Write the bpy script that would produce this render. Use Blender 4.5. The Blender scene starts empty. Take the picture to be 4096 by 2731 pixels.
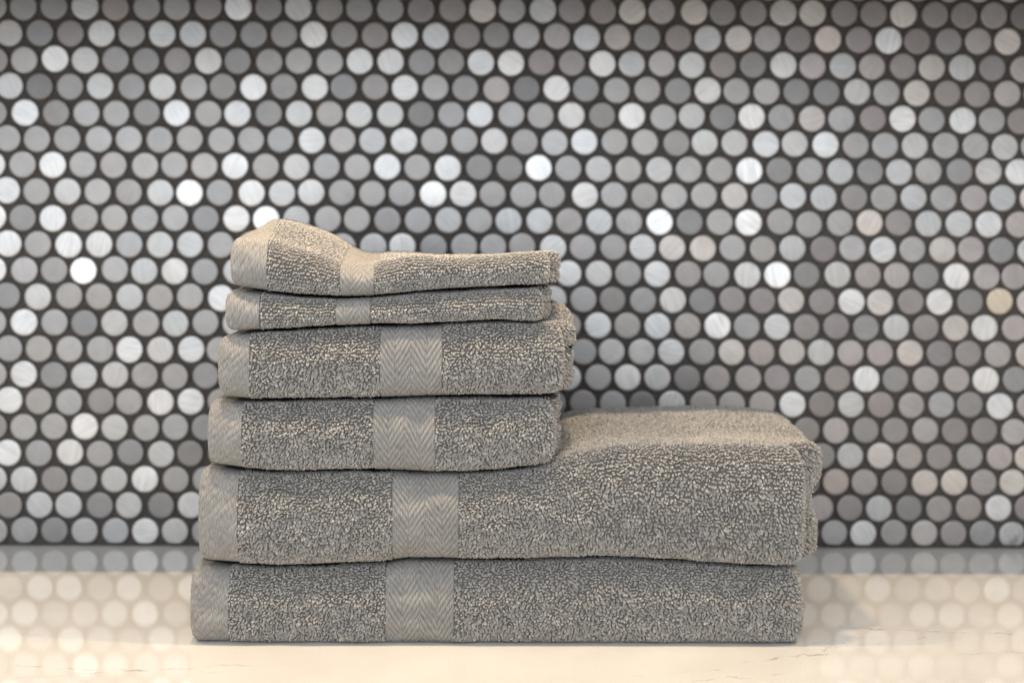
import bpy, math, random
import numpy as np
from mathutils import Matrix, Vector

MM = 0.001
scene = bpy.context.scene
COL = scene.collection
rng = np.random.default_rng(7)
random.seed(7)

# ------------------------------------------------------------------ camera
F_PX, IMG_W, IMG_H = 6250.0, 4096.0, 2731.0
PITCH, YAW, ROLL = 0.0389167, -0.0192344, -0.0073410
CAM = np.array([0.0, -0.892, 0.2659])            # metres; counter top is z = 0, towel fronts y = 0
SHIFT_PX = -381.8
WALL_Y = 0.2486


def cam_rot(p, y, r):                            # rows: right, down, forward
    cp, sp, cy, sy, cr, sr = math.cos(p), math.sin(p), math.cos(y), math.sin(y), math.cos(r), math.sin(r)
    Ry = np.array([[cy, sy, 0], [-sy, cy, 0], [0, 0, 1]])
    B = np.array([[1, 0, 0], [0, 0, -1], [0, 1, 0.0]])
    Rx = np.array([[1, 0, 0], [0, cp, -sp], [0, sp, cp]])
    Rr = np.array([[cr, sr, 0], [-sr, cr, 0], [0, 0, 1]])
    return Rr @ Rx @ B @ Ry


R = cam_rot(PITCH, YAW, ROLL)
cd = bpy.data.cameras.new('camera')
cam = bpy.data.objects.new('camera', cd)
COL.objects.link(cam)
m = Matrix.Identity(4)
for i in range(3):
    m[i][0], m[i][1], m[i][2], m[i][3] = R[0][i], -R[1][i], -R[2][i], CAM[i]
cam.matrix_world = m
cd.sensor_width = 36.0
cd.lens = F_PX / IMG_W * 36.0
cd.shift_y = SHIFT_PX / IMG_W
cd.clip_start, cd.clip_end = 0.02, 50.0
cd.dof.use_dof = True
cd.dof.focus_distance = 0.893
cd.dof.aperture_fstop = 5.4
scene.camera = cam


def at(px, py, Y):                               # photo pixel -> (x, z) in metres on the vertical plane y = Y
    v = R.T @ np.array([(px - IMG_W / 2) / F_PX, (py - IMG_H / 2 - SHIFT_PX) / F_PX, 1.0])
    t = (Y - CAM[1]) / v[1]
    return CAM[0] + t * v[0], CAM[2] + t * v[2]


# ------------------------------------------------------------------ light and exposure
w = bpy.data.worlds.new('World')
scene.world = w
w.use_nodes = True
w.node_tree.nodes['Background'].inputs[0].default_value = (0.93, 0.96, 1.0, 1)
w.node_tree.nodes['Background'].inputs[1].default_value = 0.90
scene.view_settings.view_transform = 'Standard'
scene.view_settings.look = 'None'
scene.view_settings.exposure = 0.0
scene.view_settings.gamma = 1.0
scene.view_settings.use_curve_mapping = False
scene.cycles.max_bounces = 8
scene.cycles.use_denoising = True


def area(name, loc, target, sx, sy, power, color):
    ld = bpy.data.lights.new(name, 'AREA')
    ld.shape, ld.size, ld.size_y, ld.energy, ld.color = 'RECTANGLE', sx, sy, power, color
    o = bpy.data.objects.new(name, ld)
    COL.objects.link(o)
    o.location = loc
    o.rotation_euler = (Vector(target) - Vector(loc)).to_track_quat('-Z', 'Y').to_euler()
    return o


WARM = (1.0, 0.775, 0.52)
COOL = (0.85, 0.925, 1.0)
area('window_light', (-0.40, -2.0, 0.90), (0.0, 0.1, 0.15), 2.0, 1.1, 21.0, COOL)
LED_Y, LED_Z = -0.027, 0.505
for lx in (-0.44, -0.17, 0.06, 0.42):
    area('cabinet_lamp', (lx, LED_Y, LED_Z), (lx, LED_Y, 0.0), 0.030, 0.002, 1.10, WARM)

# ------------------------------------------------------------------ material helpers


def new_mat(name):
    mt = bpy.data.materials.new(name)
    mt.use_nodes = True
    nt = mt.node_tree
    return mt, nt, nt.nodes['Principled BSDF']


def N(nt, kind, **kw):
    n = nt.nodes.new(kind)
    for k, v in kw.items():
        setattr(n, k, v)
    return n


def link(nt, a, b):
    nt.links.new(a, b)


def math_node(nt, op, a, b=None, c=None, clamp=False):
    n = N(nt, 'ShaderNodeMath', operation=op, use_clamp=clamp)
    for i, v in enumerate((a, b, c)):
        if v is None:
            continue
        if isinstance(v, (int, float)):
            n.inputs[i].default_value = v
        else:
            link(nt, v, n.inputs[i])
    return n.outputs[0]


def ramp(nt, fac, stops):
    n = N(nt, 'ShaderNodeValToRGB')
    els = n.color_ramp.elements
    while len(els) < len(stops):
        els.new(0.5)
    for e, (p, c) in zip(els, stops):
        e.position = p
        e.color = (*c, 1)
    link(nt, fac, n.inputs[0])
    return n.outputs[0]


def mix_color(nt, fac, a, b, blend='MIX'):
    n = N(nt, 'ShaderNodeMix', data_type='RGBA', blend_type=blend)
    for sock, v in ((n.inputs[0], fac), (n.inputs[6], a), (n.inputs[7], b)):
        if isinstance(v, (int, float)):
            sock.default_value = v
        elif isinstance(v, tuple):
            sock.default_value = (*v, 1)
        else:
            link(nt, v, sock)
    return n.outputs[2]


# towel yarn
TOWEL = (0.43, 0.405, 0.365)


def terry_material():
    mt, nt, b = new_mat('terry_yarn')
    geo = N(nt, 'ShaderNodeNewGeometry')
    c = ramp(nt, geo.outputs['Random Per Island'], [(0.0, (0.265, 0.252, 0.234)), (0.35, (0.36, 0.341, 0.316)),
                                                     (0.7, (0.395, 0.374, 0.346)), (1.0, (0.52, 0.492, 0.455))])
    tc = N(nt, 'ShaderNodeTexCoord')
    nz = N(nt, 'ShaderNodeTexNoise')
    nz.inputs['Scale'].default_value = 2600
    nz.inputs['Detail'].default_value = 1
    link(nt, tc.outputs['Object'], nz.inputs['Vector'])
    f = math_node(nt, 'MULTIPLY_ADD', nz.outputs[0], 0.7, 0.65)
    c = mix_color(nt, 1.0, c, N(nt, 'ShaderNodeCombineColor').outputs[0], 'MULTIPLY')
    comb = [n for n in nt.nodes if n.bl_idname == 'ShaderNodeCombineColor'][0]
    for i in range(3):
        link(nt, f, comb.inputs[i])
    link(nt, c, b.inputs['Base Color'])
    b.inputs['Roughness'].default_value = 0.95
    b.inputs['Specular IOR Level'].default_value = 0.15
    b.inputs['Sheen Weight'].default_value = 0.15
    b.inputs['Sheen Roughness'].default_value = 0.5
    return mt


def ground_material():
    mt, nt, b = new_mat('terry_ground_shaded')
    b.inputs['Base Color'].default_value = (0.135, 0.129, 0.122, 1)  # darker than the loop yarn: shade between loops put into the colour
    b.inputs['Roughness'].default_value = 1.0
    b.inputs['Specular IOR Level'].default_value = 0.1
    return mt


def woven_material():
    mt, nt, b = new_mat('woven_yarn')
    uv = N(nt, 'ShaderNodeUVMap')
    mp = N(nt, 'ShaderNodeMapping')
    mp.inputs['Scale'].default_value = (2.2, 0.30, 1)
    mp.inputs['Rotation'].default_value = (0, 0, 0.10)
    link(nt, uv.outputs[0], mp.inputs[0])
    nz = N(nt, 'ShaderNodeTexNoise', noise_dimensions='2D')
    nz.inputs['Scale'].default_value = 1.0
    nz.inputs['Detail'].default_value = 2
    link(nt, mp.outputs[0], nz.inputs['Vector'])
    big = N(nt, 'ShaderNodeTexNoise', noise_dimensions='2D')
    big.inputs['Scale'].default_value = 0.09
    link(nt, uv.outputs[0], big.inputs['Vector'])
    c = ramp(nt, nz.outputs[0], [(0.28, (0.18, 0.172, 0.161)), (0.5, (0.262, 0.250, 0.233)), (0.72, (0.345, 0.329, 0.306))])
    c2 = ramp(nt, big.outputs[0], [(0.3, (0.9, 0.9, 0.9)), (0.7, (1.06, 1.06, 1.06))])
    c = mix_color(nt, 1.0, c, c2, 'MULTIPLY')
    link(nt, c, b.inputs['Base Color'])
    bp = N(nt, 'ShaderNodeBump')
    bp.inputs['Strength'].default_value = 0.5
    bp.inputs['Distance'].default_value = 0.0004
    link(nt, nz.outputs[0], bp.inputs['Height'])
    link(nt, bp.outputs[0], b.inputs['Normal'])
    b.inputs['Roughness'].default_value = 0.8
    b.inputs['Specular IOR Level'].default_value = 0.2
    b.inputs['Sheen Weight'].default_value = 0.15
    return mt


def thread_material():
    mt, nt, b = new_mat('stitch_thread')
    b.inputs['Base Color'].default_value = (0.62, 0.62, 0.6, 1)
    b.inputs['Roughness'].default_value = 0.5
    return mt


def tile_material(name, per_object):
    mt, nt, b = new_mat(name)
    if per_object:
        col = N(nt, 'ShaderNodeObjectInfo').outputs['Color']
    else:
        col = N(nt, 'ShaderNodeAttribute', attribute_name='tone').outputs['Color']
    uv = N(nt, 'ShaderNodeUVMap')
    geo = N(nt, 'ShaderNodeTexCoord')
    mp = N(nt, 'ShaderNodeMapping')
    mp.inputs['Scale'].default_value = (0.62, 0.05, 1)
    link(nt, uv.outputs[0], mp.inputs[0])
    nz = N(nt, 'ShaderNodeTexNoise', noise_dimensions='4D')
    nz.inputs['Scale'].default_value = 1.0
    nz.inputs['Detail'].default_value = 3
    link(nt, mp.outputs[0], nz.inputs['Vector'])
    soft = N(nt, 'ShaderNodeTexNoise', noise_dimensions='4D')
    soft.inputs['Scale'].default_value = 0.11
    link(nt, uv.outputs[0], soft.inputs['Vector'])
    if per_object:
        rnd = N(nt, 'ShaderNodeObjectInfo').outputs['Random']
    else:
        rnd = N(nt, 'ShaderNodeNewGeometry').outputs['Random Per Island']
    wv = math_node(nt, 'MULTIPLY', rnd, 90.0)
    link(nt, wv, nz.inputs['W'])
    link(nt, wv, soft.inputs['W'])
    sep = N(nt, 'ShaderNodeSeparateColor')
    link(nt, col, sep.inputs[0])
    # brighter (brushed) tiles show the grain more than the dull anodised ones
    amp = math_node(nt, 'MULTIPLY', sep.outputs[1], 1.35)
    g = math_node(nt, 'MULTIPLY_ADD', math_node(nt, 'SUBTRACT', nz.outputs[0], 0.5), amp, 1.0)
    g = math_node(nt, 'ADD', g, math_node(nt, 'MULTIPLY', math_node(nt, 'SUBTRACT', soft.outputs[0], 0.5), 0.28))
    cc = N(nt, 'ShaderNodeCombineColor')
    for i in range(3):
        link(nt, g, cc.inputs[i])
    c = mix_color(nt, 1.0, col, cc.outputs[0], 'MULTIPLY')
    link(nt, c, b.inputs['Base Color'])
    b.inputs['Metallic'].default_value = 0.75
    rg = math_node(nt, 'MULTIPLY_ADD', nz.outputs[0], 0.24, 0.38)
    link(nt, rg, b.inputs['Roughness'])
    b.inputs['Anisotropic'].default_value = 0.0
    bp = N(nt, 'ShaderNodeBump')
    bp.inputs['Strength'].default_value = 0.25
    bp.inputs['Distance'].default_value = 0.0002
    link(nt, nz.outputs[0], bp.inputs['Height'])
    link(nt, bp.outputs[0], b.inputs['Normal'])
    return mt


def grout_material():
    mt, nt, b = new_mat('dark_grout')
    tc = N(nt, 'ShaderNodeTexCoord')
    nz = N(nt, 'ShaderNodeTexNoise')
    nz.inputs['Scale'].default_value = 500
    nz.inputs['Detail'].default_value = 4
    link(nt, tc.outputs['Object'], nz.inputs['Vector'])
    c = ramp(nt, nz.outputs[0], [(0.3, (0.049, 0.043, 0.038)), (0.7, (0.082, 0.072, 0.064))])
    link(nt, c, b.inputs['Base Color'])
    b.inputs['Roughness'].default_value = 0.9
    bp = N(nt, 'ShaderNodeBump')
    bp.inputs['Strength'].default_value = 0.4
    bp.inputs['Distance'].default_value = 0.0004
    link(nt, nz.outputs[0], bp.inputs['Height'])
    link(nt, bp.outputs[0], b.inputs['Normal'])
    return mt


def quartz_material(veins):
    mt, nt, b = new_mat('polished_quartz')
    tc = N(nt, 'ShaderNodeTexCoord')
    P = tc.outputs['Object']
    sx = N(nt, 'ShaderNodeSeparateXYZ')
    link(nt, P, sx.inputs[0])
    cloud = N(nt, 'ShaderNodeTexNoise')
    cloud.inputs['Scale'].default_value = 14
    cloud.inputs['Detail'].default_value = 5
    link(nt, P, cloud.inputs['Vector'])
    c = ramp(nt, cloud.outputs[0], [(0.3, (0.68, 0.652, 0.605)), (0.7, (0.77, 0.745, 0.70))])
    speck = N(nt, 'ShaderNodeTexNoise')
    speck.inputs['Scale'].default_value = 900
    speck.inputs['Detail'].default_value = 2
    link(nt, P, speck.inputs['Vector'])
    sp = ramp(nt, speck.outputs[0], [(0.35, (0.93, 0.93, 0.92)), (0.6, (1, 1, 1))])
    c = mix_color(nt, 1.0, c, sp, 'MULTIPLY')
    total = None
    for k, (x0, x1, y0, slope, ampl, width, strength) in enumerate(veins):
        # a crack-like vein: y = y0 + slope*(x-x0) + wobble(x), thin, broken up by noise
        wob = N(nt, 'ShaderNodeTexNoise', noise_dimensions='4D')
        wob.inputs['Scale'].default_value = 42
        wob.inputs['Detail'].default_value = 7
        wob.inputs['Roughness'].default_value = 0.62
        wob.inputs['W'].default_value = 3.7 * k + 1.3
        link(nt, P, wob.inputs['Vector'])
        base = math_node(nt, 'MULTIPLY_ADD', math_node(nt, 'SUBTRACT', sx.outputs[0], x0), slope, y0)
        base = math_node(nt, 'ADD', base, math_node(nt, 'MULTIPLY', math_node(nt, 'SUBTRACT', wob.outputs[0], 0.5), ampl))
        d = math_node(nt, 'ABSOLUTE', math_node(nt, 'SUBTRACT', sx.outputs[1], base))
        ln = math_node(nt, 'SUBTRACT', 1.0, math_node(nt, 'DIVIDE', d, width), clamp=True)
        brk = N(nt, 'ShaderNodeTexNoise', noise_dimensions='4D')
        brk.inputs['Scale'].default_value = 75
        brk.inputs['Detail'].default_value = 4
        brk.inputs['W'].default_value = 1.9 * k
        link(nt, P, brk.inputs['Vector'])
        bm = N(nt, 'ShaderNodeMapRange')
        bm.inputs[1].default_value, bm.inputs[2].default_value = 0.44, 0.62
        link(nt, brk.outputs[0], bm.inputs[0])
        a = N(nt, 'ShaderNodeMapRange', interpolation_type='SMOOTHSTEP')
        a.inputs[1].default_value, a.inputs[2].default_value = x0 - 0.01, x0 + 0.02
        link(nt, sx.outputs[0], a.inputs[0])
        z = N(nt, 'ShaderNodeMapRange', interpolation_type='SMOOTHSTEP')
        z.inputs[1].default_value, z.inputs[2].default_value = x1 + 0.01, x1 - 0.02
        link(nt, sx.outputs[0], z.inputs[0])
        v = math_node(nt, 'MULTIPLY', math_node(nt, 'MULTIPLY', ln, bm.outputs[0]), math_node(nt, 'MULTIPLY', a.outputs[0], z.outputs[0]))
        v = math_node(nt, 'MULTIPLY', v, strength * 0.8)
        total = v if total is None else math_node(nt, 'MAXIMUM', total, v)
    c = mix_color(nt, total, c, (0.19, 0.14, 0.10))
    link(nt, c, b.inputs['Base Color'])
    b.inputs['Roughness'].default_value = 0.055
    b.inputs['IOR'].default_value = 1.56
    return mt


def plain_material(name, color, rough):
    mt, nt, b = new_mat(name)
    tc = N(nt, 'ShaderNodeTexCoord')
    nz = N(nt, 'ShaderNodeTexNoise')
    nz.inputs['Scale'].default_value = 60
    link(nt, tc.outputs['Object'], nz.inputs['Vector'])
    c = ramp(nt, nz.outputs[0], [(0.3, tuple(v * 0.93 for v in color)), (0.7, color)])
    link(nt, c, b.inputs['Base Color'])
    b.inputs['Roughness'].default_value = rough
    return mt


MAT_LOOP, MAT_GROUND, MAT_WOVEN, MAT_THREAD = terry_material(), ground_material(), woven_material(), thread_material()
MAT_TILE, MAT_TILE_MASS, MAT_GROUT = tile_material('brushed_tile', True), tile_material('brushed_tile_mass', False), grout_material()

# ------------------------------------------------------------------ mesh helpers


def mesh_object(name, verts, faces, mat, parent=None, smooth=True, uv=None):
    me = bpy.data.meshes.new(name)
    verts = np.asarray(verts, dtype=np.float32)
    faces = np.asarray(faces, dtype=np.int32)
    k = faces.shape[1]
    me.vertices.add(len(verts))
    me.vertices.foreach_set('co', verts.ravel())
    me.loops.add(faces.size)
    me.loops.foreach_set('vertex_index', faces.ravel())
    me.polygons.add(len(faces))
    me.polygons.foreach_set('loop_start', np.arange(0, faces.size, k, dtype=np.int32))
    me.update(calc_edges=True)
    me.validate()
    me.polygons.foreach_set('use_smooth', np.full(len(faces), bool(smooth)))
    if uv is not None:
        l = me.uv_layers.new(name='UVMap')
        l.data.foreach_set('uv', np.asarray(uv, dtype=np.float32)[faces.ravel()].ravel())
    me.materials.append(mat)
    o = bpy.data.objects.new(name, me)
    COL.objects.link(o)
    if parent is not None:
        o.parent = parent
    return o


def box(name, x0, x1, y0, y1, z0, z1, mat, parent=None):
    v = [(x, y, z) for x in (x0, x1) for y in (y0, y1) for z in (z0, z1)]
    f = [(0, 1, 3, 2), (4, 6, 7, 5), (0, 4, 5, 1), (2, 3, 7, 6), (0, 2, 6, 4), (1, 5, 7, 3)]
    return mesh_object(name, v, f, mat, parent, smooth=False)


def empty(name, loc, label, cat, group=None):
    o = bpy.data.objects.new(name, None)
    COL.objects.link(o)
    o.location = loc
    o['label'], o['category'] = label, cat
    if group:
        o['group'] = group
    o.empty_display_size = 0.02
    return o


# ------------------------------------------------------------------ counter
def cy(px, py):                                  # counter point under a photo pixel
    v = R.T @ np.array([(px - IMG_W / 2) / F_PX, (py - IMG_H / 2 - SHIFT_PX) / F_PX, 1.0])
    t = -CAM[2] / v[2]
    return CAM[0] + t * v[0], CAM[1] + t * v[1]


def vein(p0, p1, ampl, width, strength):
    a, b_ = cy(*p0), cy(*p1)
    return (a[0], b_[0], a[1], (b_[1] - a[1]) / (b_[0] - a[0]), ampl, width, strength)


VEINS = [vein((3300, 2508), (4300, 2545), 0.026, 0.0013, 1.0),
         vein((3200, 2575), (3480, 2545), 0.040, 0.0016, 0.9),
         vein((2980, 2640), (3420, 2605), 0.034, 0.0012, 1.0),
         vein((2750, 2690), (3010, 2660), 0.030, 0.0014, 1.0),
         vein((3230, 2600), (3800, 2530), 0.045, 0.0010, 0.7),
         vein((3600, 2630), (4300, 2600), 0.035, 0.0008, 0.45),
         vein((2700, 2735), (3150, 2690), 0.030, 0.0010, 0.7),
         vein((-200, 2655), (900, 2690), 0.022, 0.0013, 0.8),
         vein((-200, 2715), (1100, 2655), 0.030, 0.0011, 0.7),
         vein((-100, 2500), (700, 2420), 0.03, 0.0006, 0.18),
         vein((1700, 2745), (2700, 2700), 0.03, 0.0006, 0.3)]
counter = box('countertop', -1.1, 1.1, -0.42, WALL_Y + 0.02, -0.03, 0.0, quartz_material(VEINS))
counter['kind'] = 'structure'
counter['label'] = 'polished cream quartz countertop with thin brown veins'

# ------------------------------------------------------------------ tiled wall
wall = box('wall', -1.1, 1.1, WALL_Y, WALL_Y + 0.02, 0.0005, 0.62, MAT_GROUT)
wall['kind'] = 'structure'
wall['label'] = 'wall covered in round brushed metal penny tiles set in dark grout'

PITCH_MM = 22.0
ROW_MM = PITCH_MM * math.sqrt(3) / 2
ROW20_Z = 11.2
LAT_X0 = -332.67
H = '3'
ROWS = [  # brightness of each tile, photo row by row; letters are the warm taupe finishes
    '2224B22B52422' + '2BBD34BBDCD2BDDBBDBBBA',
    '32B43442225B' + 'B54B23C4C2B' + '4DCBDB5BBCD',
    'B' + '35422B42233' + '552255BB54C' + '4B25C4CBD4BC',
    '4124243B5252' + '2532C152332' + '5332243DBBC',
    '2' + '52332535243' + '44135335253' + '4253D3B5353B',
    '333333333353' + '45334345332' + '44545334334',
    '5' + '35333335343' + '35352263434' + '336234243245',
    '534334635453' + '33653335333' + '3D344B343C4D',
    '6' + '25333325643' + '33343443436' + '236333DB445C',
    '535534435334' + '4533335334D' + 'D334B353DC24',
    '5' + '33634534' + '3233432434' + '5435' + 'C35624CC25CC',
    '24334335' + H * 10 + '43235' + '2BBDB5DB52ED',
    '3' + '53243434' + H * 10 + '3535' + 'C6342B24BD5C',
    '33335453' + H * 11 + '3445' + '3DCD4CCDBBCD',
    '3' + '5244332' + H * 11 + '53542C3B3B52CC52',
    '53323553' + H * 11 + 'C325' + '33C5B4BC325C',
    '2' + '3354332' + H * 19 + '2C2BCBBC',
    '5353242' + H * 20 + '24DCB3CD',
    '4' + '4234533' + H * 20 + 'C3BDDCD',
    '2442424' + H * 20 + 'CB423C5B',
    '3' + '3233543' + H * 20 + '353DC34']
LEVEL = {1: 0.215, 2: 0.285, 3: 0.385, 4: 0.52, 5: 0.67, 6: 0.88}


def tone(ch):
    if ch in 'ABCDE':
        k = 'ABCDE'.index(ch) + 1
        v = LEVEL[k]
        t = (1.085, 0.985, 0.945) if k < 4 else ((1.09, 0.995, 0.92) if k == 4 else (0.95, 0.83, 0.66))
    else:
        k = int(ch)
        v = LEVEL[k]
        t = (1.04, 0.995, 0.965) if k < 4 else (1.02, 1.0, 0.98)
    v *= rng.uniform(0.92, 1.09)
    tint = rng.uniform(-0.02, 0.02)
    return tuple(min(0.98, v * c * (1 + s)) for c, s in zip(t, (tint, 0, -tint)))


RAD, THK = 9.75, 2.2
SEG = 28


def disc_profile():
    pr = [(RAD, 0.0), (RAD, THK - 0.7), (RAD - 0.22, THK - 0.22), (RAD - 0.75, THK), (RAD - 1.6, THK + 0.03)]
    ang = np.arange(SEG) * 2 * math.pi / SEG
    v, f = [], []
    for r_, h_ in pr:
        v += [(r_ * math.cos(a) * MM, -h_ * MM, r_ * math.sin(a) * MM) for a in ang]
    for k in range(len(pr) - 1):
        for i in range(SEG):
            j = (i + 1) % SEG
            f.append((k * SEG + i, (k + 1) * SEG + i, (k + 1) * SEG + j, k * SEG + j))
    c0 = (len(pr) - 1) * SEG
    for i in range(0, SEG - 2, 2):                # flat face, fan of quads from the first rim vertex
        f.append((c0, c0 + (i + 3) % SEG if i + 3 < SEG else c0 + SEG - 1, c0 + i + 2, c0 + i + 1))
    v = np.array(v)
    return v, [q for q in f if len(set(q)) == 4], v[:, [0, 2]] * 1000.0


dv, df, duv = disc_profile()
# make sure the face normals look towards the camera (-y)
df = np.array(df)
a_, b__, c_ = dv[df[:, 0]], dv[df[:, 1]], dv[df[:, 2]]
nn = np.cross(b__ - a_, c_ - a_)
cen = (a_ + c_) / 2
out = np.stack([cen[:, 0], np.full(len(cen), -0.004), cen[:, 2]], 1)
flip = (nn * out).sum(1) < 0
df[flip] = df[flip][:, ::-1]

tiles = []
NR = len(ROWS)
for r_ in range(-3, NR):
    odd = r_ % 2
    first = 0 if odd else -1
    s = ROWS[r_] if r_ >= 0 else ''
    for c in range(-8, 43):
        k = c - first
        if 0 <= k < len(s):
            ch, seen = s[k], True
        else:
            ch, seen = random.choice('2233334BC5'), False
            if r_ == -1:
                ch = random.choice('23BC')
        x = LAT_X0 + (c - 0.5 * odd) * PITCH_MM
        z = ROW20_Z + (20 - r_) * ROW_MM
        frac = min(1, max(0, c / 33))
        if r_ <= 4:
            x += 1.6 - 1.0 * frac
        elif r_ in (6, 7):
            x -= 0.5
        elif 9 <= r_ <= 13:
            x -= 1.6 * max(0, (frac - 0.35)) / 0.65
        if r_ <= 5:
            z += 1.0 * math.sin(math.pi * frac) - 0.4
        x += rng.normal(0, 0.4)
        z += rng.normal(0, 0.30)
        tiles.append([x * MM, z * MM, tone(ch), seen, r_, c])

# which tiles does the photo show whole? those become single objects, the 300 largest of them
HIDE = [((758, 1840), (3290, 2620)), ((860, 1300), (2330, 1900)), ((890, 880), (2230, 1320))]


def project(p):
    v = R @ (np.array(p) - CAM)
    return F_PX * v[0] / v[2] + IMG_W / 2, F_PX * v[1] / v[2] + IMG_H / 2 + SHIFT_PX


vis = []
for i, t in enumerate(tiles):
    px, py = project((t[0], WALL_Y, t[1]))
    ok = 55 < px < IMG_W - 55 and 50 < py < IMG_H and not any(
        x0 - 45 < px < x1 + 45 and y0 - 45 < py < y1 + 45 for (x0, y0), (x1, y1) in HIDE)
    if ok and t[3]:
        vis.append(i)
# nearest the towels first: those sit closest to the middle of the picture
cxm, czm = 0.0, 0.16
vis.sort(key=lambda i: (tiles[i][0] - cxm) ** 2 + (tiles[i][1] - czm) ** 2)
single = set(vis[:300])
tile_mesh = None
mv, mf, muv, mcol = [], [], [], []
cos_pool = rng.uniform(0, 2 * math.pi, len(tiles))
for i, (x, z, col, seen, r_, c) in enumerate(tiles):
    if z < 0.004:
        continue
    ang = rng.normal(-0.75, 0.6) if random.random() < 0.7 else cos_pool[i]
    tilt = Matrix.Rotation(rng.normal(0, 0.02), 4, 'X') @ Matrix.Rotation(rng.normal(0, 0.02), 4, 'Z')
    M = Matrix.Translation((x, WALL_Y - 0.0004, z)) @ tilt @ Matrix.Rotation(ang, 4, 'Y')
    if r_ == 20:                                  # the last row is trimmed flat along the counter
        vv = np.array([M @ Vector(p) for p in dv])
        vv[:, 2] = np.maximum(vv[:, 2], 0.0027 + 0.0002 * math.sin(i))
    else:
        vv = None
    if i in single:
        if vv is not None:
            o = mesh_object('tile', vv - np.array([x, WALL_Y, z]), df, MAT_TILE, wall, uv=duv)
            o.location = (x, WALL_Y, z)
        else:
            if tile_mesh is None:
                o = mesh_object('tile', dv, df, MAT_TILE, wall, uv=duv)
                tile_mesh = o.data
            else:
                o = bpy.data.objects.new('tile', tile_mesh)
                COL.objects.link(o)
                o.parent = wall
            o.matrix_basis = M
        o.color = (*col, 1)
    else:
        if vv is None:
            vv = np.array(M.to_3x3()) @ dv.T
            vv = vv.T + np.array(M.translation)
        mf.append(df + len(mv) * len(dv))
        mv.append(vv)
        muv.append(duv)
        mcol.append(np.tile(np.array([*col, 1.0]), (len(dv), 1)))
mass = mesh_object('tile_mass', np.concatenate(mv), np.concatenate(mf), MAT_TILE_MASS, wall, uv=np.concatenate(muv))
mass['kind'] = 'stuff'
att = mass.data.color_attributes.new('tone', 'FLOAT_COLOR', 'POINT')
att.data.foreach_set('color', np.concatenate(mcol).astype(np.float32).ravel())

# ------------------------------------------------------------------ wall cabinet above the picture: carries the lamps, shades the wall
MAT_CAB = plain_material('cabinet_paint', (0.62, 0.60, 0.57), 0.5)
MAT_RAIL = plain_material('cutoff_rail_metal', (0.25, 0.25, 0.25), 0.5)
cab = empty('wall_cabinet', (0, WALL_Y, 0.512), 'pale wall cabinet hung above the tiled wall, outside the picture', 'cabinet')
box('carcass', -0.9, 0.9, -0.31, -0.001, 0.0, 0.12, MAT_CAB, cab)
ly = LED_Y - WALL_Y
box('light_cutoff_rail', -0.9, 0.9, ly + 0.0392, ly + 0.0432, -0.1070, -0.0005, MAT_RAIL, cab)  # unseen rail added; its depth stops the lamp light short of the wall

# ------------------------------------------------------------------ towels


def smooth_interp(xs, pts):
    p = np.array(sorted(pts))
    fine = np.linspace(p[0, 0], p[-1, 0], 400)
    y = np.interp(fine, p[:, 0], p[:, 1])
    kern = np.hanning(25)
    kern /= kern.sum()
    y = np.convolve(np.pad(y, 12, mode='edge'), kern, mode='valid')
    return np.interp(xs, fine, y)


class Field:                                     # cheap smooth random field on (a, b), mm
    def __init__(self, seed, wl, n=10):
        g = np.random.default_rng(seed)
        th = g.uniform(0, 2 * math.pi, n)
        k = 2 * math.pi / (wl * g.uniform(0.6, 1.7, n))
        self.kx, self.ky, self.ph = k * np.cos(th), k * np.sin(th), g.uniform(0, 6.28, n)
        self.n = n

    def __call__(self, a, b_):
        s = 0
        for kx, ky, ph in zip(self.kx, self.ky, self.ph):
            s = s + np.sin(kx * a + ky * b_ + ph)
        return s / math.sqrt(self.n / 2)


def smoothstep(a, b_, x):
    t = np.clip((x - a) / (b_ - a), 0, 1)
    return t * t * (3 - 2 * t)


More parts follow.
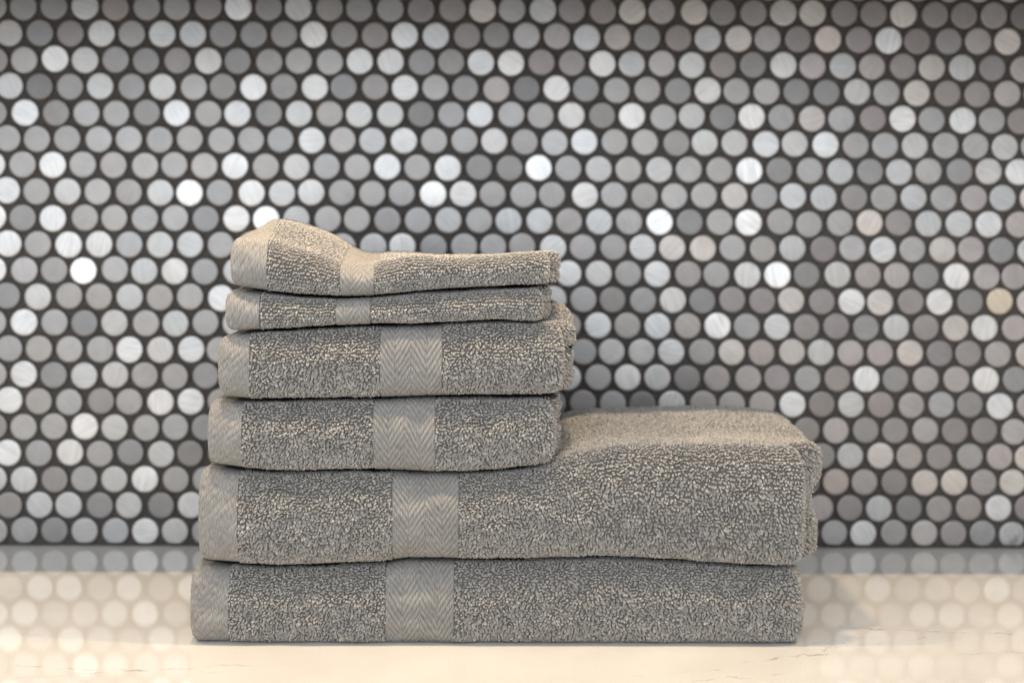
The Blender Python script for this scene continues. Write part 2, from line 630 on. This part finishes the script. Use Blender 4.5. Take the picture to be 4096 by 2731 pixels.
class Towel:
    """All lengths in millimetres; rings run along x, each ring goes bottom-back -> front -> top -> back."""

    def __init__(self, seed, yf, depth, bulge, xl, xr, bottom, top, top_extra=None, end_extra=None, front_extra=None,
                 nsup=2.3, rl=5.0, rr=7.0, wob=0.5, pile=1.7):
        self.seed = seed
        Y = yf * MM
        B = [tuple(1000 * v for v in at(px, py, Y)) for px, py in bottom]
        T = [tuple(1000 * v for v in at(px, py, Y)) for px, py in top]
        self.xl = 1000 * at(xl, 1800, Y)[0]
        self.xr = 1000 * at(xr, 1800, Y)[0]
        rings_x = np.arange(self.xl, self.xr + 0.01, 2.4)
        rings_x[-1] = self.xr
        # extra close rings at the rounded ends
        le = self.xl + rl * (1 - np.cos(np.linspace(0, math.pi / 2, 7)))
        re_ = self.xr - rr * (1 - np.cos(np.linspace(math.pi / 2, 0, 7)))
        mid = rings_x[(rings_x > self.xl + rl + 0.5) & (rings_x < self.xr - rr - 0.5)]
        X = np.concatenate([le, mid, re_])
        zb, zt = smooth_interp(X, B) + pile - 0.5, smooth_interp(X, T) - pile - 1.3
        yf = yf + pile
        if bottom is FLOOR:
            zb = np.full_like(X, 0.7)
        dl = rl - np.sqrt(np.maximum(rl ** 2 - np.maximum(rl - (X - self.xl), 0) ** 2, 0))
        dr = rr - np.sqrt(np.maximum(rr ** 2 - np.maximum(rr - (self.xr - X), 0) ** 2, 0))
        inset = np.minimum(dl + dr, 0.46 * (zt - zb))
        n = 2.0 / nsup
        # section template
        ph = np.linspace(-math.pi / 2, math.pi / 2, 61)
        fy = 1 - np.abs(np.cos(ph)) ** n
        fz = np.sign(np.sin(ph)) * np.abs(np.sin(ph)) ** n
        low = ph < 0                              # the underside is pressed squarer than the top
        n2 = 2.0 / (3.3 if bottom is FLOOR else 2.5)
        fy[low] = 1 - np.abs(np.cos(ph[low])) ** n2
        fz[low] = -np.abs(np.sin(ph[low])) ** n2
        nb = 14
        nt_ = max(20, int((depth - 2 * bulge) / 2.2))
        zf = Field(seed + 1, 34)
        ff = Field(seed + 2, 26)
        rings = []
        for i, x in enumerate(X):
            h = (zt[i] - zb[i]) / 2 - inset[i]
            zc = (zt[i] + zb[i]) / 2
            f0 = yf + inset[i]
            b_ = bulge
            front = np.stack([f0 + b_ * fy, zc + h * fz], 1)
            yb = np.linspace(f0 + depth - 2 * inset[i] - b_, f0 + b_, nb + 1)[:-1]
            bot = np.stack([yb, np.full(nb, zc - h)], 1)
            yt = np.linspace(f0 + b_, f0 + depth - 2 * inset[i] - b_, nt_ + 1)[1:]
            tp = np.stack([yt, np.full(nt_, zc + h)], 1)
            pb = np.linspace(math.pi / 2, -math.pi / 2, 16)[1:-1]
            y1 = f0 + depth - 2 * inset[i] - b_
            back = np.stack([y1 + b_ * np.abs(np.cos(pb)) ** n, zc + h * np.sign(np.sin(pb)) * np.abs(np.sin(pb)) ** n], 1)
            ring = np.concatenate([bot, front, tp, back])
            rings.append(np.concatenate([np.full((len(ring), 1), x), ring], 1))
        G = np.array(rings)                       # nu, nv, 3
        self.i_front0, self.i_front1 = nb, nb + 61
        self.i_top1 = nb + 61 + nt_
        zmid = ((zt + zb) / 2)[:, None]
        hh = ((zt - zb) / 2)[:, None]
        rel = (G[:, :, 2] - zmid) / hh
        up = smoothstep(-0.2, 1.0, rel)
        if top_extra is not None:
            G[:, :, 2] += up * top_extra(G[:, :, 0], G[:, :, 1] - yf)
        if front_extra is not None:
            G[:, :, 1] += front_extra(G[:, :, 0], rel) * (1 - smoothstep(8, 30, G[:, :, 1] - yf))
        wfr = 1 - smoothstep(10, 40, G[:, :, 1] - yf)
        G[:, :, 1] += wob * wfr * ff(G[:, :, 0], G[:, :, 2] * 1.3) * smoothstep(0, 6, G[:, :, 2] - zb[:, None] + 1)
        G[:, :, 2] += 0.5 * wob * zf(G[:, :, 0], G[:, :, 1]) * up
        # end caps: shrink the end rings inwards
        cen_l, cen_r = G[0].mean(0), G[-1].mean(0)
        ks = [0.86, 0.7, 0.5, 0.3, 0.1]
        ks_r = [0.97, 0.93, 0.88, 0.82, 0.75, 0.67, 0.58, 0.48, 0.36, 0.22, 0.06]

        def shrink(ring, k):
            r2 = ring.copy()
            r2[:, 2] = ring[:, 2].mean() + (ring[:, 2] - ring[:, 2].mean()) * k
            ym = (ring[:, 1].min() + ring[:, 1].max()) / 2
            hz = (ring[:, 2].max() - ring[:, 2].min()) / 2
            hy = (ring[:, 1].max() - ring[:, 1].min()) / 2
            ky = (hy - (1 - k) * hz) / hy
            r2[:, 1] = ym + (ring[:, 1] - ym) * ky
            return r2
        left = [shrink(G[0], k) for k in ks][::-1]
        right = [shrink(G[-1], k) for k in ks_r]
        self.n_left, self.n_right = len(ks), len(ks_r)
        G = np.concatenate([np.array(left), G, np.array(right)])
        if end_extra is not None:
            wgt = smoothstep(self.xr - 30, self.xr - 2, G[:, :, 0])
            zm = np.interp(G[:, :, 0], X, (zt + zb) / 2)
            hm = np.interp(G[:, :, 0], X, (zt - zb) / 2)
            G[:, :, 0] += wgt * end_extra(G[:, :, 1] - yf, (G[:, :, 2] - zm) / hm)
        k0 = len(G) - self.n_right - 12           # relax the crumpled end so it has no spikes
        for _ in range(4):
            A = G[k0 - 1:].copy()
            sm = (A[:-2] + A[2:] + np.roll(A, 1, 1)[1:-1] + np.roll(A, -1, 1)[1:-1]) / 4
            wk = np.linspace(0, 0.6, len(sm))[:, None, None]
            G[k0:-1] = A[1:-1] * (1 - wk) + sm * wk
        if bottom is FLOOR:
            G[:, :, 2] = np.maximum(G[:, :, 2], 0.35)
        self.G, self.yf = G, yf
        du = np.gradient(G, axis=0)
        dv_ = (np.roll(G, -1, axis=1) - np.roll(G, 1, axis=1)) / 2
        nrm = np.cross(dv_, du)
        ln = np.linalg.norm(nrm, axis=2, keepdims=True)
        nrm = nrm / np.maximum(ln, 1e-9)
        # outward check against the centre line
        ref = G - G.mean(axis=1, keepdims=True)
        if (nrm[40:-40] * ref[40:-40]).sum() < 0:
            nrm = -nrm
        self.nrm = nrm
        seg = np.linalg.norm(np.roll(G, -1, axis=1) - G, axis=2)
        self.S = np.concatenate([np.zeros((len(G), 1)), np.cumsum(seg, axis=1)], 1)   # arc length round each ring

    # ---- meshes
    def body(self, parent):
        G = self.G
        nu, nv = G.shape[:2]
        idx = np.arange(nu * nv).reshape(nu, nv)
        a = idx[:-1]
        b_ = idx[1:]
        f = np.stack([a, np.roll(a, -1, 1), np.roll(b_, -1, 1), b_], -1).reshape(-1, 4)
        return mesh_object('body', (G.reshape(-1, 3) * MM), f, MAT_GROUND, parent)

    def sample(self, u, v):
        G, Nn = self.G, self.nrm
        u = np.clip(u, 0, len(G) - 1.001)
        v = np.clip(v, 0, G.shape[1] - 1.001)
        i, j = u.astype(int), v.astype(int)
        fu, fv = (u - i)[:, None], (v - j)[:, None]

        def bl(A):
            return (A[i, j] * (1 - fu) * (1 - fv) + A[i + 1, j] * fu * (1 - fv) + A[i, j + 1] * (1 - fu) * fv + A[i + 1, j + 1] * fu * fv)
        P, Q = bl(G), bl(Nn)
        Q /= np.maximum(np.linalg.norm(Q, axis=1, keepdims=True), 1e-9)
        return P, Q

    def patch(self, name, parent, x0, x1, v0, v1, kind, legs=4, close_left=False, relief=1.0):
        """A woven strip lying on the cloth between x0 and x1: ribs are real relief."""
        G = self.G
        mid = (self.i_front0 + self.i_front1) // 2
        xs_ring = G[self.n_left:len(G) - self.n_right, mid, 0]
        xs = np.arange(x0, x1 + 0.001, 0.42)
        ug = np.interp(xs, xs_ring, np.arange(len(xs_ring))) + self.n_left
        cap = 0
        if close_left:                            # wrap on round the left end
            caps = np.arange(0.2, self.n_left, 0.5)
            ug = np.concatenate([caps, ug])
            cap = len(caps)
            xs = np.concatenate([np.linspace(x0 - 8, x0 - 0.4, cap), xs])
        iu = len(G) // 2
        s_mid = self.S[iu]
        ss = np.arange(s_mid[v0], s_mid[v1], 0.40)
        vg = np.interp(ss, s_mid[:-1], np.arange(len(s_mid) - 1))
        U, V = np.meshgrid(ug, vg, indexing='ij')
        P, Q = self.sample(U.ravel(), V.ravel())
        XX, SS = np.meshgrid(xs, ss, indexing='ij')
        XX, SS = XX.ravel(), SS.ravel()
        wv = Field(self.seed + 5, 30)(XX, SS) * 0.5
        if kind == 'chevron':
            leg = (x1 - x0) / legs
            q = (XX - x0) / leg
            tri = np.abs((q % 2) - 1)             # 1 at the strip's edge, 0 at each V tip
            phase = (SS + wv - 1.55 * leg * tri) / 4.6
            seamv = np.minimum(q % 1, 1 - q % 1) * leg
        else:
            phase = (SS + wv - 1.15 * (XX - x0)) / 5.2
            seamv = np.full_like(XX, 9.0)
        g = np.abs(((phase % 1) - 0.5) * 2)       # 1 in the groove, 0 on the rib's crown
        rib = 1 - g ** 6.0
        rib *= 0.55 + 0.45 * smoothstep(0.0, 0.7, seamv)
        amp = (1.25 if kind == 'chevron' else 0.5) * relief
        # yarns across each rib
        yarn = 0.07 * np.sin(2 * math.pi * (XX + 0.16 * SS) / 1.45 + 2.0 * wv)
        edge = np.minimum(XX - x0, x1 - XX)
        hgt = 0.12 + amp * rib + yarn
        if not close_left:
            hgt = hgt * smoothstep(-0.2, 1.0, edge) - 0.3 * (1 - smoothstep(-0.2, 0.8, edge))
        P = P + Q * hgt[:, None]
        nu, nv = len(ug), len(vg)
        idx = np.arange(nu * nv).reshape(nu, nv)
        a, b_ = idx[:-1, :-1], idx[1:, :-1]
        f = np.stack([a, idx[:-1, 1:], idx[1:, 1:], b_], -1).reshape(-1, 4)
        return mesh_object(name, P * MM, f, MAT_WOVEN, parent, uv=np.stack([XX, SS], 1))

    def stitching(self, parent, x, v0, v1):
        """Dashes of sewing thread down the inner edge of the hem."""
        mid = (self.i_front0 + self.i_front1) // 2
        xs_ring = self.G[self.n_left:len(self.G) - self.n_right, mid, 0]
        u = np.interp(x, xs_ring, np.arange(len(xs_ring))) + self.n_left
        s_mid = self.S[len(self.G) // 2]
        s0 = s_mid[v0]
        V, Fc = [], []
        while s0 + 2.6 < s_mid[v1]:
            t = np.linspace(0, 1, 5)
            sv = s0 + 2.6 * t
            vg = np.interp(sv, s_mid[:-1], np.arange(len(s_mid) - 1))
            P, Q = self.sample(np.full(5, u) + rng.normal(0, 0.12) + 0.2 * t, vg)
            P = P + Q * (0.7 + 0.9 * np.sin(math.pi * t))[:, None]
            for k in range(5):
                tdir = P[min(k + 1, 4)] - P[max(k - 1, 0)]
                tdir /= np.linalg.norm(tdir)
                side = np.cross(tdir, Q[k])
                for aa in (0, 1.57, 3.14, 4.71):
                    V.append(P[k] + 0.16 * (math.cos(aa) * side + math.sin(aa) * Q[k]))
            b0 = len(V) - 20
            for k in range(4):
                for e in range(4):
                    Fc.append((b0 + 4 * k + e, b0 + 4 * k + (e + 1) % 4, b0 + 4 * k + 4 + (e + 1) % 4, b0 + 4 * k + 4 + e))
            s0 += rng.uniform(3.6, 4.4)
        return mesh_object('stitching', np.array(V) * MM, Fc, MAT_THREAD, parent)

    def loops(self, parent, zones, skip, length=2.15, width=0.95, rad=0.38, sx=1.54, sv=1.62, jit=0.18, spin=0.55):
        """zones: (u range in x, v range) rectangles of the cloth that carry pile; skip: x ranges that are woven flat."""
        G = self.G
        nu = len(G)
        mid = (self.i_front0 + self.i_front1) // 2
        PU, PV = [], []
        # arc length along u through the front middle line, so end caps get their loops too
        for (ua, ub, va, vb) in zones:
            j = (va + vb) // 2
            su = np.concatenate([[0], np.cumsum(np.linalg.norm(np.diff(G[:, j], axis=0), axis=1))])
            sm = self.S[min(nu - 2, max(1, int((ua + ub) / 2)))]
            a = np.arange(su[int(ua)], su[int(ub)], sx)
            b_ = np.arange(sm[va], sm[vb], sv)
            A, B_ = np.meshgrid(a, b_, indexing='ij')
            A = A + rng.normal(0, jit * sx, A.shape) + (np.arange(len(b_)) % 2)[None, :] * sx * 0.5
            B_ = B_ + rng.normal(0, jit * sv, B_.shape)
            PU.append(np.interp(A.ravel(), su, np.arange(nu)))
            PV.append(np.interp(B_.ravel(), sm[:-1], np.arange(len(sm) - 1)))
        u, v = np.concatenate(PU), np.concatenate(PV)
        P, Q = self.sample(u, v)
        keep = np.ones(len(P), bool)
        for x0, x1 in skip:
            keep &= ~((P[:, 0] > x0) & (P[:, 0] < x1))
        away = ((CAM * 1000 - P) * Q).sum(1) / np.linalg.norm(CAM * 1000 - P, axis=1)
        keep &= (away > -0.45) & (P[:, 2] > 0.2)  # pile on the far and under sides, pressed out of sight, is left off
        keep &= ~((Q[:, 2] < -0.9) & (P[:, 1] > self.yf + 30))
        P, Q, u, v = P[keep], Q[keep], u[keep], v[keep]
        n = len(P)
        s = self.S[np.clip(u.astype(int), 0, nu - 1), v.astype(int)]
        f1, f2, f3 = Field(self.seed + 11, 13, 14), Field(self.seed + 12, 13, 14), Field(self.seed + 13, 22, 12)
        xx = P[:, 0] - P[:, 1] * 0.3
        ex = np.array([1.0, 0, 0])
        tx = ex - Q * (Q @ ex)[:, None]
        tx /= np.maximum(np.linalg.norm(tx, axis=1, keepdims=True), 1e-6)
        tv = np.cross(Q, tx)
        grav = np.array([0, 0, -1.0]) - Q * (-Q[:, 2])[:, None]
        lean = (0.26 * f1(xx, s) + rng.normal(0, 0.30, n))[:, None] * tx + (0.20 * f2(xx, s) + rng.normal(0, 0.28, n))[:, None] * tv + 0.55 * grav
        D = Q + lean
        D /= np.linalg.norm(D, axis=1, keepdims=True)
        ang = rng.normal(0.25, spin, n)
        side = np.cos(ang)[:, None] * tx + np.sin(ang)[:, None] * tv
        side = side - D * (side * D).sum(1)[:, None]
        side /= np.linalg.norm(side, axis=1, keepdims=True)
        third = np.cross(D, side)
        L = length * np.clip(rng.normal(1.0, 0.16, n) * (1 + 0.12 * f3(xx, s)), 0.55, 1.5)
        L = L * (1 - 0.42 * np.abs(Q[:, 2]) ** 1.5)          # flattened where the towels press on each other
        W = width * np.clip(rng.normal(1.0, 0.18, n), 0.5, 1.5)
        tw = rng.normal(0, 0.35, n)
        K = 5
        tau = np.linspace(0.0, 1.0, K)
        al = np.sin(math.pi * tau) ** 0.85
        ac = 0.62 * np.cos(math.pi * tau) * (0.30 + np.sin(math.pi * tau) ** 1.2)
        path = (P[:, None, :] - 0.3 * Q[:, None, :] + (L[:, None] * al[None, :])[..., None] * D[:, None, :]
                + (W[:, None] * ac[None, :])[..., None] * side[:, None, :]
                + ((tw * W)[:, None] * (tau - 0.5)[None, :] * al[None, :] * 2)[..., None] * third[:, None, :]
                + (0.10 * L[:, None] * al[None, :] ** 2)[..., None] * grav[:, None, :])
        tan = np.gradient(path, axis=1)
        tan /= np.maximum(np.linalg.norm(tan, axis=2, keepdims=True), 1e-9)
        n1 = np.cross(tan, third[:, None, :] * np.ones((1, K, 1)))
        n1 /= np.maximum(np.linalg.norm(n1, axis=2, keepdims=True), 1e-9)
        n2 = np.cross(tan, n1)
        rr = rad * np.clip(rng.normal(1, 0.12, n), 0.7, 1.35)
        rp = 0.85 + 0.30 * np.sin(math.pi * tau)
        C = 4
        vs = np.empty((n, K, C, 3))
        for c in range(C):
            a = 2 * math.pi * c / C + 0.6
            vs[:, :, c] = path + (rr[:, None] * rp[None, :])[..., None] * (math.cos(a) * n1 + math.sin(a) * n2)
        base = (np.arange(n) * K * C)[:, None, None, None]
        kk = np.arange(K - 1)[None, :, None, None]
        cc = np.arange(C)[None, None, :, None]
        c2 = (cc + 1) % C
        f = np.concatenate([base + kk * C + cc, base + kk * C + c2, base + (kk + 1) * C + c2, base + (kk + 1) * C + cc], -1)
        vs = vs.reshape(-1, 3)
        vs[:, 2] = np.maximum(vs[:, 2], 0.05)
        o = mesh_object('terry_loops', vs * MM, f.reshape(-1, 4), MAT_LOOP, parent)
        o['kind'] = 'stuff'
        return n

    def ux(self, x):
        mid = (self.i_front0 + self.i_front1) // 2
        xs_ring = self.G[self.n_left:len(self.G) - self.n_right, mid, 0]
        return float(np.interp(x, xs_ring, np.arange(len(xs_ring))) + self.n_left)


FLOOR = [(700, 2572), (3300, 2572)]
SEAM12 = [(740, 2234), (792, 2238), (975, 2252), (1115, 2260), (1323, 2250), (1540, 2242), (1600, 2226), (1811, 2226), (1860, 2232), (2090, 2230),
          (2438, 2222), (2786, 2241), (2960, 2256), (3239, 2262), (3320, 2262)]
SEAM23 = [(780, 1845), (827, 1849), (975, 1870), (1115, 1878), (1323, 1874), (1480, 1871), (1567, 1872), (1741, 1881), (1846, 1881), (2003, 1872),
          (2177, 1852), (2260, 1840)]
for seam, d in ((SEAM12, 24), (SEAM23, 19)):
    seam[:] = [(a, b + d) for a, b in seam]
TOP2 = SEAM23[:-1] + [(2230, 1838), (2300, 1803), (2450, 1776), (2700, 1771), (2900, 1770), (3050, 1771), (3180, 1781), (3300, 1800)]
SEAM34 = [(800, 1575), (871, 1581), (975, 1593), (1219, 1589), (1480, 1585), (1741, 1576), (2003, 1576), (2229, 1573), (2300, 1573)]
SEAM45 = [(840, 1325), (888, 1322), (1115, 1310), (1323, 1297), (1515, 1290), (1654, 1291), (1829, 1281), (2003, 1272), (2125, 1280), (2200, 1284),
          (2300, 1290)]
SEAM56 = [(860, 1138), (940, 1143), (1080, 1163), (1202, 1175), (1358, 1181), (1480, 1180), (1654, 1163), (1829, 1149), (2003, 1141), (2177, 1135),
          (2260, 1135)]
TOP6 = [(880, 948), (940, 946), (1060, 962), (1150, 986), (1292, 1022), (1360, 1056), (1430, 1066), (1490, 1054), (1632, 1016), (1830, 1018),
        (2000, 1016), (2140, 1000), (2200, 1002), (2260, 1006)]
TOP6 = [(a, b - 7) for a, b in TOP6]
for seam, d in ((SEAM34, 15), (SEAM45, 9), (SEAM56, 7)):
    seam[:] = [(a, b + d) for a, b in seam]


def ridge6(x, y):                                 # the raised rear left of the top washcloth, the slack behind its right half
    xs = [-160, -144, -136, -127, -117, -104, -90, -64, -44, 36]
    zs = [0, 1.5, 4.5, 11.5, 12.5, 11.5, 10, 3.5, 0, 0]
    r_ = np.interp(x, xs, zs)
    back = smoothstep(-4, 62, y) * (1 - 0.5 * smoothstep(75, 130, y))
    drop = -7.0 * smoothstep(-58, -14, x) * smoothstep(15, 90, y)
    return r_ * back + drop


def top2(x, y):                                   # bath towel: slack valley behind the front edge, hump at the back
    right = smoothstep(40, 70, x)
    val = -2.6 * np.exp(-((y - 62) / 26.0) ** 2) + 2.4 * np.exp(-((y - 128) / 26.0) ** 2) * (1 + 0.55 * np.sin(x / 17.0 - 1.3))
    edge = -2.0 * smoothstep(168, 192, x) * smoothstep(60, 120, y)
    return right * val + edge


def top4(x, y):
    return smoothstep(28, 42, x) * (1.5 * smoothstep(3, 12, y) + 6.0 * smoothstep(25, 60, y))


def end_rolls(a, b_, yc, lobes, phase, back=-12.0):
    """Right-hand end: the front flap's edge, a crease behind it, then the rolled inner layers sticking out."""
    def f(y, rel):
        crease = -a * np.exp(-((y - yc) / 5.0) ** 2)
        roll = b_ * smoothstep(yc + 2, yc + 14, y) * (1 - lobes * np.exp(-((rel - phase) / 0.17) ** 2))
        taper = back * smoothstep(60, 170, y)
        return crease + roll + taper
    return f


SPEC = [
    dict(label='grey bath towel at the bottom, lying directly on the countertop', group='folded bath towels', seed=10, yf=0.0, depth=176, bulge=13.5,
         xl=756, xr=3222, bottom=FLOOR, top=SEAM12, end=end_rolls(2.5, 2.5, 17, 0.3, 0.1), hem=(756, 912), band=(1541, 1822), legs=4, topv=24, stitch=True),
    dict(label='grey bath towel second from bottom, its bare top showing beside the smaller towels', group='folded bath towels', seed=30, yf=-1.0, depth=172, bulge=13.5,
         xl=788, xr=3226, bottom=SEAM12, top=TOP2, end=end_rolls(6.0, 15.0, 17, 0.7, -0.05, 0.0), te=top2, hem=(788, 949), band=(1567, 1838), legs=4, topv=180),
    dict(label='grey hand towel lying on the upper bath towel, under another hand towel', group='folded hand towels', seed=50, yf=-0.5, depth=150, bulge=11.5,
         xl=826, xr=2216, bottom=SEAM23, top=SEAM34, end=end_rolls(3.5, 4.0, 14, 0.4, 0.3), hem=(826, 966), band=(1489, 1742), legs=4, topv=22),
    dict(label='grey hand towel just beneath the two washcloths', group='folded hand towels', seed=70, yf=-0.8, depth=150, bulge=11.5,
         xl=868, xr=2246, bottom=SEAM34, top=SEAM45, end=end_rolls(3.0, 7.5, 15, 0.15, -0.3), te=top4, hem=(868, 996), band=(1515, 1768), legs=4, topv=90),
    dict(label='thin grey washcloth sandwiched between the hand towels and the topmost washcloth', group='folded washcloths', seed=90, yf=0.5, depth=120, bulge=8.5,
         xl=896, xr=2166, bottom=SEAM45, top=SEAM56, end=end_rolls(2.0, 5.0, 10, 0.3, 0.0), hem=(896, 1036), band=(1337, 1480), legs=3, topv=16, wash=True, stitch=True),
    dict(label='topmost grey washcloth with its rear left corner humped up', group='folded washcloths', seed=110, yf=0.5, depth=120, bulge=9.5,
         xl=918, xr=2190, bottom=SEAM56, top=TOP6, end=end_rolls(2.5, 7.0, 11, 0.6, -0.2), te=ridge6, hem=(918, 1066), band=(1355, 1495), legs=3, topv=130, wash=True, stitch=True),
]
total_loops = 0
for sp in SPEC:
    name = {'folded bath towels': 'bath_towel', 'folded hand towels': 'hand_towel', 'folded washcloths': 'washcloth'}[sp['group']]
    T = Towel(sp['seed'], sp['yf'], sp['depth'], sp['bulge'], sp['xl'], sp['xr'], sp['bottom'], sp['top'],
              top_extra=sp.get('te'), end_extra=sp['end'], nsup=2.0 if sp.get('wash') else 2.1, pile=1.5 if sp.get('wash') else 2.0,
              rr=3.2 if sp.get('wash') else 5.0)
    root = empty(name, (0, 0, 0), sp['label'], 'towel' if not sp.get('wash') else 'washcloth', sp['group'])
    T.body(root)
    toX = lambda px: 1000 * at(px, 1800, sp['yf'] * MM)[0]
    v_lo = T.i_front0 + 1
    # how far back over the top the cloth shows (mm -> ring index)
    yt = T.G[len(T.G) // 2, :, 1] - sp['yf']
    v_hi = T.i_front1 + int(np.searchsorted(yt[T.i_front1:T.i_top1], sp['topv']))
    if sp['topv'] > 100:
        v_hi = T.i_top1 + 8                       # over the rear edge as well
    v_short = T.i_front1 + int(np.searchsorted(yt[T.i_front1:T.i_top1], 22))
    h0, h1 = toX(sp['hem'][0]), toX(sp['hem'][1])
    b0, b1 = toX(sp['band'][0]), toX(sp['band'][1])
    top_all = name == 'washcloth' and sp['topv'] > 100
    vv = v_hi if top_all else v_short
    T.patch('hem', root, T.xl + 0.3, h1, v_lo, vv, 'diagonal', close_left=True)
    T.patch('woven_band', root, b0, b1, v_lo, vv, 'chevron', legs=sp['legs'], relief=0.75 if sp.get('wash') else 1.0)
    if sp.get('stitch'):
        T.stitching(root, h1 + 0.6, T.i_front0 + 3, v_short)
    skip = [(-999, h1), (b0, b1)]
    u_hem, u_end = int(T.ux(h1)), len(T.G) - 2
    zones = [(u_hem, u_end, v_lo, v_short)]
    if v_hi > v_short:
        u0 = u_hem if top_all else int(T.ux({'bath_towel': toX(2120), 'hand_towel': toX(2040)}.get(name, 0)))
        zones.append((u0, u_end, v_short, v_hi))
    else:
        ur = len(T.G) - T.n_right - 4
        v_e = T.i_front1 + int(np.searchsorted(yt[T.i_front1:T.i_top1], 70))
        zones.append((ur, u_end, v_short, v_e))
    uc = len(T.G) - T.n_right - 6                 # pile all the way round the right-hand end
    zones.append((uc, u_end, 0, v_lo))
    if v_hi < T.i_top1 - 4:
        zones.append((uc, u_end, v_hi if v_hi > v_short else v_e, T.i_top1))
    if sp.get('wash'):
        n = T.loops(root, zones, skip, length=1.65, width=0.92, rad=0.37, sx=1.5, sv=1.62, jit=0.11, spin=0.35)
    else:
        n = T.loops(root, zones, skip)
    total_loops += n
scene['loop_count'] = total_loops
